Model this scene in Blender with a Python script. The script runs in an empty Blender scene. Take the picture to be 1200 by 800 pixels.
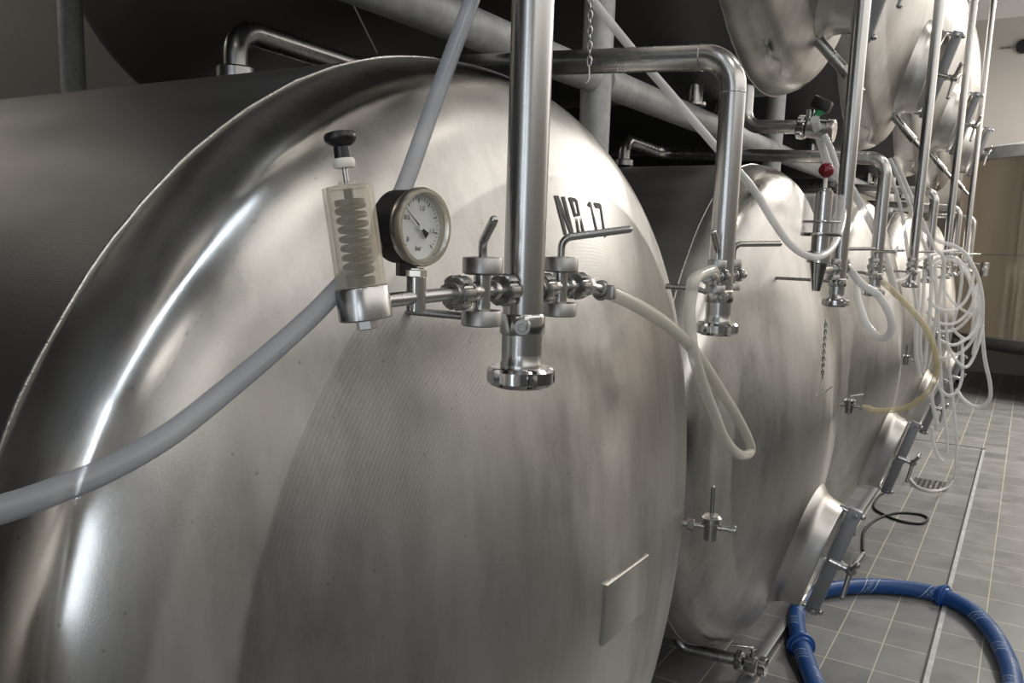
import bpy, bmesh, math, random
from mathutils import Vector as V, Matrix
random.seed(7)
PI = math.pi
S = bpy.context.scene
COL = S.collection

# ------------------------------------------------------------------ camera model
F, CY, PITCH, ROLL, YAW, H = 988.83, 434.86, math.radians(8.821), math.radians(1.818), math.radians(31.15), 1.83
FW = V((math.cos(YAW) * math.cos(PITCH), math.sin(YAW) * math.cos(PITCH), -math.sin(PITCH)))
_r = V((math.sin(YAW), -math.cos(YAW), 0)); _u = _r.cross(FW)
RT = math.cos(ROLL) * _r + math.sin(ROLL) * _u
UP = -math.sin(ROLL) * _r + math.cos(ROLL) * _u
CAM = V((0, 0, H))


def at(u, v, x=None, y=None, z=None):
    """point of a world plane (x=, y= or z=) measured at a photo coordinate"""
    d = FW + RT * ((u - 600) / F) - UP * ((v - CY) / F)
    if x is not None: t = x / d.x
    elif y is not None: t = y / d.y
    else: t = (z - H) / d.z
    return CAM + d * t


# ------------------------------------------------------------------ mesh builder
class MB:
    def __init__(s):
        s.v = []; s.f = []; s.uv = []

    def add(s, vs, fs, uvs=None):
        b = len(s.v); s.v += [V(p) for p in vs]
        for i, f in enumerate(fs):
            s.f.append([b + k for k in f]); s.uv.append(uvs[i] if uvs else None)
        return s

    def tube(s, pts, r, n=14, caps=True, closed=False):
        pts = [V(p) for p in pts]; m = len(pts)
        rs = r if isinstance(r, (list, tuple)) else [r] * m
        tang = []
        for i in range(m):
            if closed: t = pts[(i + 1) % m] - pts[i - 1]
            else: t = pts[min(i + 1, m - 1)] - pts[max(i - 1, 0)]
            if t.length < 1e-9: t = V((0, 0, 1))
            tang.append(t.normalized())
        a = V((0, 0, 1)) if abs(tang[0].z) < .9 else V((1, 0, 0))
        nrm = (a - tang[0] * a.dot(tang[0])).normalized()
        vs = []; L = 0; ls = []
        for i in range(m):
            if i:
                L += (pts[i] - pts[i - 1]).length
                nrm = nrm - tang[i] * nrm.dot(tang[i])
                nrm = nrm.normalized() if nrm.length > 1e-6 else tang[i].orthogonal().normalized()
            ls.append(L); bi = tang[i].cross(nrm)
            for k in range(n):
                c = 2 * PI * k / n
                vs.append(pts[i] + (nrm * math.cos(c) + bi * math.sin(c)) * rs[i])
        fs = []; uv = []
        for i in range(m if closed else m - 1):
            j = (i + 1) % m
            for k in range(n):
                k2 = (k + 1) % n
                fs.append([i * n + k, i * n + k2, j * n + k2, j * n + k])
                u0, u1 = k / n, (k + 1) / n
                l1 = ls[j] if j else L + (pts[0] - pts[-1]).length
                uv.append([(u0, ls[i]), (u1, ls[i]), (u1, l1), (u0, l1)])
        if caps and not closed:
            fs.append(list(range(n))[::-1]); uv.append([(0, 0)] * n)
            fs.append([(m - 1) * n + k for k in range(n)]); uv.append([(0, L)] * n)
        return s.add(vs, fs, uv)

    def lathe(s, prof, o=(0, 0, 0), axis=(0, 0, 1), n=32, start=None, mod=None):
        o = V(o); ax = V(axis).normalized()
        a = V(start) if start else (V((0, 0, 1)) if abs(ax.z) < .9 else V((1, 0, 0)))
        e1 = (a - ax * a.dot(ax)).normalized(); e2 = ax.cross(e1)
        vs = []; rows = []
        for (r, h) in prof:
            if r < 1e-6:
                rows.append([len(vs)] * n); vs.append(o + ax * h)
            else:
                row = []
                for k in range(n):
                    c = 2 * PI * k / n; rr = r * (mod(k, n) if mod else 1)
                    row.append(len(vs)); vs.append(o + ax * h + (e1 * math.cos(c) + e2 * math.sin(c)) * rr)
                rows.append(row)
        fs = []
        for i in range(len(rows) - 1):
            for k in range(n):
                k2 = (k + 1) % n
                q = [rows[i][k], rows[i][k2], rows[i + 1][k2], rows[i + 1][k]]
                q2 = []
                for x in q:
                    if x not in q2: q2.append(x)
                if len(q2) > 2: fs.append(q2)
        return s.add(vs, fs)

    def cyl(s, a, b, r, n=24, ch=None, r2=None):
        a = V(a); b = V(b); h = (b - a).length; c = min(r, h) * .12 if ch is None else ch
        r2 = r if r2 is None else r2
        return s.lathe([(0, 0), (max(r - c, 1e-4), 0), (r, c), (r2, h - c), (max(r2 - c, 1e-4), h), (0, h)], a, b - a, n)

    def ring(s, o, axis, R, r, n=40, m=10):
        prof = [(R + r * math.cos(2 * PI * i / m), r * math.sin(2 * PI * i / m)) for i in range(m + 1)]
        return s.lathe(prof, o, axis, n)

    def nut(s, o, axis, r, h, bore=0, slots=6, depth=.16, n=48, start=None):
        """slotted round union nut, chamfered, centred on o"""
        per = n // slots

        def mod(k, _n):
            return 1 - depth if (k % per) in (0, 1) else 1
        c = min(.2 * h, .1 * r)
        prof = [(bore, -h / 2), (r * .82, -h / 2), (r - c, -h / 2), (r, -h / 2 + c), (r, h / 2 - c), (r - c, h / 2), (r * .82, h / 2), (bore, h / 2)]

        o = V(o); ax = V(axis).normalized()
        a = V(start) if start else (V((0, 0, 1)) if abs(ax.z) < .9 else V((1, 0, 0)))
        e1 = (a - ax * a.dot(ax)).normalized(); e2 = ax.cross(e1)
        vs = []; rows = []
        for i, (rr, hh) in enumerate(prof):
            if rr < 1e-6:
                rows.append([len(vs)] * n); vs.append(o + ax * hh); continue
            row = []
            for k in range(n):
                ang = 2 * PI * k / n; q = rr * (mod(k, n) if 2 <= i <= 5 else 1)
                row.append(len(vs)); vs.append(o + ax * hh + (e1 * math.cos(ang) + e2 * math.sin(ang)) * q)
            rows.append(row)
        fs = []
        for i in range(len(rows) - 1):
            for k in range(n):
                k2 = (k + 1) % n; q2 = []
                for x in [rows[i][k], rows[i][k2], rows[i + 1][k2], rows[i + 1][k]]:
                    if x not in q2: q2.append(x)
                if len(q2) > 2: fs.append(q2)
        return s.add(vs, fs)

    def box(s, c, size, rot=None, bev=0.0):
        hx, hy, hz = [q / 2 for q in size]
        bm = bmesh.new(); bmesh.ops.create_cube(bm, size=1)
        for v in bm.verts: v.co = V((v.co.x * 2 * hx, v.co.y * 2 * hy, v.co.z * 2 * hz))
        if bev > 0: bmesh.ops.bevel(bm, geom=bm.edges[:], offset=bev, segments=2, affect='EDGES', profile=.5)
        M = rot if rot else Matrix.Identity(3); bm.verts.index_update()
        s.add([M @ v.co + V(c) for v in bm.verts], [[q.index for q in f.verts] for f in bm.faces]); bm.free()
        return s

    def sphere(s, c, r, n=16, sz=1.0, axis=(0, 0, 1)):
        m = n // 2
        prof = [(max(0, r * math.sin(PI * i / m)) if 0 < i < m else 0, -r * sz * math.cos(PI * i / m)) for i in range(m + 1)]
        return s.lathe(prof, c, axis, n)

    def loops(s, rings, closed_ends=True):
        """skin a list of equal-length vertex loops"""
        n = len(rings[0]); b = []; fs = []
        for r in rings: b += list(r)
        for i in range(len(rings) - 1):
            for k in range(n):
                k2 = (k + 1) % n; fs.append([i * n + k, i * n + k2, (i + 1) * n + k2, (i + 1) * n + k])
        if closed_ends:
            fs.append(list(range(n))[::-1]); fs.append([(len(rings) - 1) * n + k for k in range(n)])
        return s.add(b, fs)


LOC = {}


def obj(name, mb, mat, parent=None, base=None, sharp=35):
    org = V(base) if base is not None else (LOC[parent.name] if parent else V((0, 0, 0)))
    me = bpy.data.meshes.new(name)
    me.from_pydata([p - org for p in mb.v], [], mb.f)
    if any(mb.uv):
        lay = me.uv_layers.new(name='UVMap'); i = 0
        for f, uv in zip(mb.f, mb.uv):
            for k in range(len(f)):
                lay.data[i].uv = uv[k] if uv else (0, 0); i += 1
    bm = bmesh.new(); bm.from_mesh(me); bmesh.ops.recalc_face_normals(bm, faces=bm.faces[:]); bm.to_mesh(me); bm.free()
    me.shade_smooth(); me.set_sharp_from_angle(angle=math.radians(sharp))
    me.materials.append(mat)
    o = bpy.data.objects.new(name, me); COL.objects.link(o)
    if parent:
        o.parent = parent; LOC[o.name] = org
    else:
        o.location = org; LOC[o.name] = org
    return o


def tag(o, label, cat, group=None):
    o['label'] = label; o['category'] = cat
    if group: o['group'] = group
    return o


def thing(name, label, cat, loc, group=None):
    o = bpy.data.objects.new(name, None); COL.objects.link(o); o.location = loc
    o.empty_display_size = .05; LOC[o.name] = V(loc)
    return tag(o, label, cat, group)


def struct(name, mb, mat):
    o = obj(name, mb, mat); o['kind'] = 'structure'; return o


def smooth(pts, n=8):
    pts = [V(p) for p in pts]; out = []
    P = [pts[0] * 2 - pts[1]] + pts + [pts[-1] * 2 - pts[-2]]
    for i in range(1, len(P) - 2):
        for k in range(n):
            t = k / n; a, b, c, d = P[i - 1], P[i], P[i + 1], P[i + 2]
            out.append(.5 * ((2 * b) + (c - a) * t + (2 * a - 5 * b + 4 * c - d) * t * t + (3 * b - a - 3 * c + d) * t ** 3))
    out.append(pts[-1]); return out


def fillet(pts, rad, n=9):
    pts = [V(p) for p in pts]; out = [pts[0]]
    for i in range(1, len(pts) - 1):
        a = (pts[i - 1] - pts[i]); b = (pts[i + 1] - pts[i]); la, lb = a.length, b.length; a.normalize(); b.normalize()
        ang = a.angle(b); d = min(rad / math.tan(ang / 2), la * .49, lb * .49); rr = d * math.tan(ang / 2)
        c = pts[i] + (a + b).normalized() * (rr / math.sin(ang / 2))
        p0 = pts[i] + a * d; p1 = pts[i] + b * d; u = p0 - c; w = p1 - c; tot = u.angle(w)
        for k in range(n + 1):
            t = k / n; q = (u * math.sin((1 - t) * tot) + w * math.sin(t * tot)) / max(math.sin(tot), 1e-6)
            out.append(c + q)
    out.append(pts[-1]); return out


# ------------------------------------------------------------------ materials
def nt(name):
    m = bpy.data.materials.new(name); m.use_nodes = True
    t = m.node_tree; b = t.nodes['Principled BSDF']
    return m, t, b


def N(t, typ, **kw):
    n = t.nodes.new(typ)
    for k, v in kw.items():
        if k in n.inputs.keys(): n.inputs[k].default_value = v
        else: setattr(n, k, v)
    return n


def ramp(t, src, stops):
    r = t.nodes.new('ShaderNodeValToRGB'); e = r.color_ramp.elements
    e[0].position, e[0].color = stops[0][0], (*stops[0][1], 1) if len(stops[0][1]) == 3 else stops[0][1]
    e[1].position, e[1].color = stops[-1][0], (*stops[-1][1], 1)
    for p, c in stops[1:-1]:
        x = e.new(p); x.color = (*c, 1)
    t.links.new(src, r.inputs[0]); return r.outputs[0]


def g(v): return (v, v, v)


def math_(t, op, a, b=None):
    n = t.nodes.new('ShaderNodeMath'); n.operation = op
    for i, q in enumerate((a, b)):
        if q is None: continue
        if isinstance(q, (int, float)): n.inputs[i].default_value = q
        else: t.links.new(q, n.inputs[i])
    return n.outputs[0]


def plain(name, col, rough=.5, metal=0.0, **kw):
    m, t, b = nt(name)
    b.inputs['Base Color'].default_value = (*col, 1); b.inputs['Roughness'].default_value = rough; b.inputs['Metallic'].default_value = metal
    for k, v in kw.items(): b.inputs[k].default_value = v
    return m


def steel(name, col, r0, r1, scale=6, stretch=(1, 1, 1), bump=.0, bscale=400, aniso=0.0):
    m, t, b = nt(name); L = t.links.new
    tc = N(t, 'ShaderNodeTexCoord'); mp = N(t, 'ShaderNodeMapping'); mp.inputs['Scale'].default_value = stretch
    L(tc.outputs['Object'], mp.inputs[0])
    no = N(t, 'ShaderNodeTexNoise', Scale=scale, Detail=5.0, Roughness=.6); L(mp.outputs[0], no.inputs['Vector'])
    L(ramp(t, no.outputs['Fac'], [(.3, g(r0)), (.7, g(r1))]), b.inputs['Roughness'])
    c0 = tuple(x * .96 for x in col); L(ramp(t, no.outputs['Fac'], [(.3, c0), (.7, col)]), b.inputs['Base Color'])
    b.inputs['Metallic'].default_value = 1
    if bump:
        n2 = N(t, 'ShaderNodeTexNoise', Scale=bscale, Detail=2.0); L(mp.outputs[0], n2.inputs['Vector'])
        bp = N(t, 'ShaderNodeBump', Strength=bump, Distance=.002); L(n2.outputs['Fac'], bp.inputs['Height']); L(bp.outputs[0], b.inputs['Normal'])
    return m


M_pipe = steel('drawn_steel', (.48, .475, .465), .26, .30, 30, (1, 1, .05))
M_valve = steel('machined_steel', (.47, .465, .455), .25, .30, 25)
M_cast = steel('cast_steel', (.40, .395, .39), .38, .43, 25)
M_satin = steel('satin_steel', (.54, .53, .51), .30, .38, 4)
M_bright = steel('polished_steel', (.56, .555, .545), .15, .19, 12)
M_galv = None


def galvanised():
    m, t, b = nt('galvanised_steel'); L = t.links.new
    tc = N(t, 'ShaderNodeTexCoord'); vo = N(t, 'ShaderNodeTexVoronoi', Scale=45.0); L(tc.outputs['Object'], vo.inputs['Vector'])
    no = N(t, 'ShaderNodeTexNoise', Scale=9.0, Detail=6.0); L(tc.outputs['Object'], no.inputs['Vector'])
    mx = math_(t, 'ADD', math_(t, 'MULTIPLY', vo.outputs['Distance'], .25), math_(t, 'MULTIPLY', no.outputs['Fac'], .75))
    L(ramp(t, mx, [(.3, (.33, .34, .34)), (.65, (.5, .51, .51))]), b.inputs['Base Color'])
    b.inputs['Metallic'].default_value = .35; b.inputs['Roughness'].default_value = .55
    return m


M_galv = galvanised()


def head_steel(name, dr, ringamp):
    """spun and ground stainless dish: concentric grinding, vertical run marks, blotches"""
    m, t, b = nt(name); L = t.links.new
    tc = N(t, 'ShaderNodeTexCoord'); sp = N(t, 'ShaderNodeSeparateXYZ'); L(tc.outputs['Object'], sp.inputs[0])
    zz = math_(t, 'SUBTRACT', sp.outputs['Z'], 1.0)
    r = math_(t, 'SQRT', math_(t, 'ADD', math_(t, 'MULTIPLY', sp.outputs['X'], sp.outputs['X']), math_(t, 'MULTIPLY', zz, zz)))
    mp = N(t, 'ShaderNodeMapping'); mp.inputs['Scale'].default_value = (1, 1, .16); L(tc.outputs['Object'], mp.inputs[0])
    n1 = N(t, 'ShaderNodeTexNoise', Scale=7.0, Detail=7.0, Roughness=.62); L(mp.outputs[0], n1.inputs['Vector'])
    n2 = N(t, 'ShaderNodeTexNoise', Scale=2.6, Detail=4.0); L(tc.outputs['Object'], n2.inputs['Vector'])
    n3 = N(t, 'ShaderNodeTexNoise', Scale=420.0, Detail=2.0); L(tc.outputs['Object'], n3.inputs['Vector'])
    # roughness and grain direction by grinding zone
    zone = ramp(t, r, [(0, g(.40)), (.785, g(.40)), (.795, g(.47)), (.875, g(.45)), (.89, g(.38)), (.935, g(.34)), (.966, g(.085)), (.99, g(.33)), (1.0, g(.34))])
    ani = ramp(t, r, [(0, g(.62)), (.785, g(.62)), (.795, g(.0)), (.88, g(.0)), (.89, g(.25)), (1.0, g(.1))])
    ba = N(t, 'ShaderNodeRGBToBW'); L(ani, ba.inputs[0]); L(ba.outputs[0], b.inputs['Anisotropic']); b.inputs['Anisotropic Rotation'].default_value = .25
    tg = N(t, 'ShaderNodeTangent', direction_type='RADIAL', axis='Y'); L(tg.outputs[0], b.inputs['Tangent'])
    bw = N(t, 'ShaderNodeRGBToBW'); L(zone, bw.inputs[0])
    rg = math_(t, 'ADD', bw.outputs[0], math_(t, 'MULTIPLY', math_(t, 'SUBTRACT', math_(t, 'ADD', n1.outputs['Fac'], n2.outputs['Fac']), 1.0), .26))
    L(math_(t, 'ADD', rg, dr), b.inputs['Roughness'])
    n5 = N(t, 'ShaderNodeTexNoise', Scale=4.2, Detail=8.0, Roughness=.7); mp5 = N(t, 'ShaderNodeMapping'); mp5.inputs['Scale'].default_value = (1, 1, .45); L(tc.outputs['Object'], mp5.inputs[0]); L(mp5.outputs[0], n5.inputs['Vector'])
    n6 = N(t, 'ShaderNodeTexVoronoi', Scale=26.0); L(tc.outputs['Object'], n6.inputs['Vector'])
    cm = math_(t, 'ADD', math_(t, 'MULTIPLY', n1.outputs['Fac'], .6), math_(t, 'MULTIPLY', n2.outputs['Fac'], .4))
    smx = N(t, 'ShaderNodeMix', data_type='RGBA', blend_type='MULTIPLY'); smx.inputs[0].default_value = 1
    L(ramp(t, cm, [(.36, (.47, .46, .44)), (.5, (.60, .585, .56)), (.62, (.68, .665, .64))]), smx.inputs[6])
    sm = ramp(t, n5.outputs['Fac'], [(.30, g(.62)), (.43, g(.88)), (.52, g(1))]); pit = ramp(t, n6.outputs['Distance'], [(.035, g(.68)), (.07, g(1))])
    zb = ramp(t, r, [(0, g(.90)), (.60, g(.90)), (.785, g(.78 if ringamp > .1 else .92)), (.79, g(1.0)), (.875, g(1.0)), (.90, g(.86 if ringamp > .1 else .95)), (1, g(.80 if ringamp > .1 else .92))])  # base tint per grinding zone, bakes in the bright reflected band and darker centre
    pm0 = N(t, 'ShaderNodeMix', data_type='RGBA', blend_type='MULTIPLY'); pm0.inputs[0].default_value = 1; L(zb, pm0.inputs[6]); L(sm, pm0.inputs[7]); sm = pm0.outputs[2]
    pm = N(t, 'ShaderNodeMix', data_type='RGBA', blend_type='MULTIPLY'); pm.inputs[0].default_value = 1; L(sm, pm.inputs[6]); L(pit, pm.inputs[7])
    L(pm.outputs[2], smx.inputs[7]); L(smx.outputs[2], b.inputs['Base Color'])
    b.inputs['Metallic'].default_value = 1
    s1 = math_(t, 'SINE', math_(t, 'MULTIPLY', r, 2 * PI / .0064))
    amp = ramp(t, r, [(0, g(.2)), (.5, g(.5)), (.60, g(1)), (.79, g(1)), (.795, g(.1)), (1, g(.05))])
    bw2 = N(t, 'ShaderNodeRGBToBW'); L(amp, bw2.inputs[0])
    fz_ = ramp(t, r, [(0, g(.7)), (.935, g(.6)), (.952, g(.12)), (.980, g(.12)), (1, g(.5))]); bw4 = N(t, 'ShaderNodeRGBToBW'); L(fz_, bw4.inputs[0]); fin = bw4.outputs[0]
    pat = ramp(t, n2.outputs['Fac'], [(.35, g(.25)), (.65, g(1))]); bw3 = N(t, 'ShaderNodeRGBToBW'); L(pat, bw3.inputs[0])
    hgt = math_(t, 'ADD', math_(t, 'MULTIPLY', math_(t, 'MULTIPLY', math_(t, 'MULTIPLY', s1, bw2.outputs[0]), bw3.outputs[0]), ringamp), math_(t, 'MULTIPLY', n3.outputs['Fac'], fin))
    bp = N(t, 'ShaderNodeBump', Strength=.16, Distance=.0012); L(hgt, bp.inputs['Height'])
    L(bp.outputs[0], b.inputs['Normal'])
    return m


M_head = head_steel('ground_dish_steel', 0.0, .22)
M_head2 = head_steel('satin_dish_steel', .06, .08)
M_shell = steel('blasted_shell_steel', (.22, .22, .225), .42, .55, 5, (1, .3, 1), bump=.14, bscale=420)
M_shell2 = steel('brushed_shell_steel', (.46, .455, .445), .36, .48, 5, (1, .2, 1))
M_weld = steel('weld_bead_steel', (.52, .51, .49), .22, .4, 90, bump=.3, bscale=220)
M_bronze = steel('brushed_tank_steel', (.80, .71, .58), .30, .52, 3, (6, 6, .1))
M_dull = plain('dull_grey_steel', (.27, .275, .29), .5, .7)
M_black = plain('black_plastic', (.012, .012, .013), .32)
M_darkcase = plain('dark_lacquered_case', (.035, .033, .032), .42, .3)
M_nickel = steel('nickel_bezel', (.68, .65, .56), .26, .32, 20)
M_dial = plain('white_dial', (.78, .80, .80), .5)
M_ink = plain('black_ink', (.015, .015, .016), .6)
M_white = plain('white_plastic', (.78, .74, .68), .4)
M_red = plain('dark_red_ball', (.16, .008, .018), .25)
M_green = plain('green_lever', (.03, .30, .13), .4)
M_rubber = plain('black_rubber', (.012, .012, .013), .55)


def clear(name, col, rough, a0, a1):
    """see-through plastic: a0 = share of surface colour seen head-on, a1 = at the rim"""
    m, t, b = nt(name); L = t.links.new
    b.inputs['Base Color'].default_value = (*col, 1); b.inputs['Roughness'].default_value = rough; b.inputs['Subsurface Weight'].default_value = .0
    lw = N(t, 'ShaderNodeLayerWeight', Blend=.35); tr = N(t, 'ShaderNodeBsdfTransparent')
    mr = N(t, 'ShaderNodeMapRange'); mr.inputs['To Min'].default_value = a0; mr.inputs['To Max'].default_value = a1; L(lw.outputs['Facing'], mr.inputs[0])
    mx = N(t, 'ShaderNodeMixShader'); L(mr.outputs[0], mx.inputs[0]); L(tr.outputs[0], mx.inputs[1]); L(b.outputs[0], mx.inputs[2])
    L(mx.outputs[0], t.nodes['Material Output'].inputs[0])
    return m


M_hose = clear('clear_hose', (.90, .90, .90), .2, .55, .85)
M_hosegrey = clear('grey_hose', (.33, .35, .39), .28, .55, .9)
M_hoseyel = clear('yellowed_hose', (.72, .62, .36), .18, .42, .9)
M_hosecream = clear('cream_hose', (.70, .68, .60), .2, .42, .9)
M_haze = clear('cloudy_acrylic', (.74, .67, .52), .3, .14, .65)
M_glass = clear('clear_acrylic', (.8, .8, .79), .05, .05, .55)


def dial_glass():
    m, t, b = nt('gauge_glass'); b.inputs['Base Color'].default_value = (1, 1, 1, 1)
    b.inputs['Transmission Weight'].default_value = 1; b.inputs['Roughness'].default_value = .02; b.inputs['IOR'].default_value = 1.1
    return m


M_dglass = dial_glass()


def blue_hose():
    m, t, b = nt('blue_hose_rubber'); L = t.links.new
    uv = N(t, 'ShaderNodeUVMap'); sp = N(t, 'ShaderNodeSeparateXYZ'); L(uv.outputs[0], sp.inputs[0])
    # printed helical band: one turn of print every 34 cm
    w = math_(t, 'FRACT', math_(t, 'ADD', math_(t, 'MULTIPLY', sp.outputs['Y'], 1 / .34), math_(t, 'MULTIPLY', sp.outputs['X'], .55)))

    def band(a, c):
        return math_(t, 'MULTIPLY', math_(t, 'GREATER_THAN', w, a), math_(t, 'LESS_THAN', w, c))
    lines = math_(t, 'ADD', band(.10, .118), band(.30, .318))
    bt = N(t, 'ShaderNodeTexNoise', Scale=1.0, Detail=1.0); mp = N(t, 'ShaderNodeMapping'); mp.inputs['Scale'].default_value = (60, 90, 1)
    L(uv.outputs[0], mp.inputs[0]); L(mp.outputs[0], bt.inputs['Vector'])
    pr = math_(t, 'MULTIPLY', math_(t, 'MULTIPLY', band(.16, .255), math_(t, 'GREATER_THAN', bt.outputs['Fac'], .56)), .75)
    fac = math_(t, 'MINIMUM', math_(t, 'ADD', lines, pr), 1.0)
    mx = N(t, 'ShaderNodeMix', data_type='RGBA'); mx.inputs[6].default_value = (.012, .075, .26, 1); mx.inputs[7].default_value = (.42, .50, .62, 1)
    L(fac, mx.inputs[0]); L(mx.outputs[2], b.inputs['Base Color']); b.inputs['Roughness'].default_value = .42
    return m


M_blue = blue_hose()
M_bluering = plain('blue_ring_rubber', (.010, .075, .30), .4)


def tiles():
    m, t, b = nt('grey_floor_tiles'); L = t.links.new
    ge = N(t, 'ShaderNodeNewGeometry'); sp = N(t, 'ShaderNodeSeparateXYZ'); L(ge.outputs['Position'], sp.inputs[0])
    tx, ty, gw = .303, .2015, .0050
    ux = math_(t, 'ADD', sp.outputs['X'], 40 * tx - 4.447); uy = math_(t, 'ADD', sp.outputs['Y'], 40 * ty - .6085 + gw / 2)
    fx = math_(t, 'MODULO', ux, tx); fy = math_(t, 'MODULO', uy, ty)
    gr = math_(t, 'MAXIMUM', math_(t, 'LESS_THAN', fx, gw), math_(t, 'LESS_THAN', fy, gw))
    ix = math_(t, 'FLOOR', math_(t, 'DIVIDE', ux, tx)); iy = math_(t, 'FLOOR', math_(t, 'DIVIDE', uy, ty))
    cb = N(t, 'ShaderNodeCombineXYZ'); L(ix, cb.inputs[0]); L(iy, cb.inputs[1])
    wn = N(t, 'ShaderNodeTexWhiteNoise'); L(cb.outputs[0], wn.inputs['Vector'])
    no = N(t, 'ShaderNodeTexNoise', Scale=5.0, Detail=6.0, Roughness=.65); L(ge.outputs['Position'], no.inputs['Vector'])
    f = math_(t, 'ADD', math_(t, 'MULTIPLY', wn.outputs['Value'], .25), math_(t, 'MULTIPLY', no.outputs['Fac'], .75))
    tile = ramp(t, f, [(.25, (.155, .158, .160)), (.75, (.265, .268, .268))])
    mx = N(t, 'ShaderNodeMix', data_type='RGBA'); L(gr, mx.inputs[0]); L(tile, mx.inputs[6]); mx.inputs[7].default_value = (.58, .54, .44, 1)
    L(mx.outputs[2], b.inputs['Base Color'])
    L(ramp(t, no.outputs['Fac'], [(.3, g(.32)), (.7, g(.5))]), b.inputs['Roughness'])
    bp = N(t, 'ShaderNodeBump', Strength=.4, Distance=.003); L(math_(t, 'SUBTRACT', 1.0, gr), bp.inputs['Height']); L(bp.outputs[0], b.inputs['Normal'])
    return m


M_floor = tiles()


def plaster(name, col):
    m, t, b = nt(name); L = t.links.new
    ge = N(t, 'ShaderNodeNewGeometry'); no = N(t, 'ShaderNodeTexNoise', Scale=1.5, Detail=5.0); L(ge.outputs['Position'], no.inputs['Vector'])
    L(ramp(t, no.outputs['Fac'], [(.3, tuple(x * .94 for x in col)), (.7, col)]), b.inputs['Base Color'])
    b.inputs['Roughness'].default_value = .7
    return m


M_wall = plaster('cream_wall', (.60, .57, .53))
M_ceil = plaster('grey_ceiling', (.30, .295, .285))
M_wallfar = plaster('two_tone_wall', (.60, .57, .53))
_t = M_wallfar.node_tree; _b = _t.nodes['Principled BSDF']; _src = _b.inputs['Base Color'].links[0].from_socket
_g = N(_t, 'ShaderNodeNewGeometry'); _s = N(_t, 'ShaderNodeSeparateXYZ'); _t.links.new(_g.outputs['Position'], _s.inputs[0])
_m = N(_t, 'ShaderNodeMix', data_type='RGBA'); _t.links.new(math_(_t, 'GREATER_THAN', _s.outputs['Z'], 5.36), _m.inputs[0])
_t.links.new(_src, _m.inputs[6]); _m.inputs[7].default_value = (.86, .85, .83, 1); _t.links.new(_m.outputs[2], _b.inputs['Base Color'])

# ------------------------------------------------------------------ the room
X0, X1, Y0, Y1, ZC = -5.0, 15.2, -3.0, 6.3, 5.9
struct('floor', MB().box(((X0 + X1) / 2, (Y0 + Y1) / 2, -.05), (X1 - X0, Y1 - Y0, .1)), M_floor)
struct('ceiling', MB().box(((X0 + X1) / 2, (Y0 + Y1) / 2, ZC + .05), (X1 - X0, Y1 - Y0, .1)), M_ceil)
struct('wall_far', MB().box((X1 + .05, (Y0 + Y1) / 2, ZC / 2), (.1, Y1 - Y0, ZC)), M_wallfar)
struct('wall_near', MB().box((X0 - .05, (Y0 + Y1) / 2, ZC / 2), (.1, Y1 - Y0, ZC)), M_wall)
struct('wall_back', MB().box(((X0 + X1) / 2, Y1 + .05, ZC / 2), (X1 - X0, .1, ZC)), M_wall)
struct('wall_aisle', MB().box(((X0 + X1) / 2, Y0 - .05, ZC / 2), (X1 - X0, .1, ZC)), M_wall)

dark_band = plain('added_dark_band', (.10, .10, .105), .4)  # unseen dark band added so the domes reflect darker low down
struct('added_trim_1', MB().box(((X0 + X1) / 2, Y0 + .012, .6), (X1 - X0, .024, 1.2)), dark_band)

# ------------------------------------------------------------------ tanks
TX, TY, DX, R = 1.416, .992, 2.114, 1.0
ZL, ZU = H - .668, H + 1.617
PROF = {'big': (2.30, .225), 'std': (1.98, .17)}


def dome_depth(r, kind):
    rc, rk = PROF[kind]; c = math.sqrt((rc - rk) ** 2 - (R - rk) ** 2); rj = (R - rk) * rc / (rc - rk)
    if r <= rj: return -c + math.sqrt(rc * rc - r * r)
    q = r - (R - rk); return math.sqrt(max(rk * rk - q * q, 0))


def dome_profile(kind, nk=14, nc=26):
    rc, rk = PROF[kind]; c = math.sqrt((rc - rk) ** 2 - (R - rk) ** 2); a = math.asin((R - rk) / (rc - rk))
    p = [(R - rk + rk * math.cos(s), rk * math.sin(s)) for s in [(PI / 2 - a) * i / nk for i in range(nk + 1)]]
    p += [(rc * math.sin(s), -c + rc * math.cos(s)) for s in [a * (1 - i / nc) for i in range(1, nc)]]
    p.append((0, rc - c)); return p


def on_dome(u, v, k=0, kind='big', zc=ZL, lift=0.0):
    """point of the dish of tank k seen at a photo coordinate"""
    y = .7
    for _ in range(60):
        p = at(u, v, y=y); r = math.hypot(p.x - TX - k * DX, p.z - zc)
        y = .6 * y + .4 * (TY - dome_depth(min(r, .999), kind) - lift)
    return at(u, v, y=y)


def dome_pt(lx, lz, k, kind, zc, lift=0.0):
    r = min(math.hypot(lx, lz), .999)
    return V((TX + k * DX + lx, TY - dome_depth(r, kind) - lift, zc + lz))


def dome_normal(lx, lz, kind):
    e = 1e-3
    a = V((e * 2, -(dome_depth(math.hypot(lx + e, lz), kind) - dome_depth(math.hypot(lx - e, lz), kind)), 0))
    b = V((0, -(dome_depth(math.hypot(lx, lz + e), kind) - dome_depth(math.hypot(lx, lz - e), kind)), e * 2))
    n = a.cross(b).normalized()
    return n if n.y < 0 else -n


def oval(c, e1, e2, a, b, n=40, p=2.3):
    out = []
    for i in range(n):
        t = 2 * PI * i / n; cs, sn = math.cos(t), math.sin(t)
        x = a * math.copysign(abs(cs) ** (2 / p), cs); y = b * math.copysign(abs(sn) ** (2 / p), sn)
        out.append(c + e1 * x + e2 * y)
    return out


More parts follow.
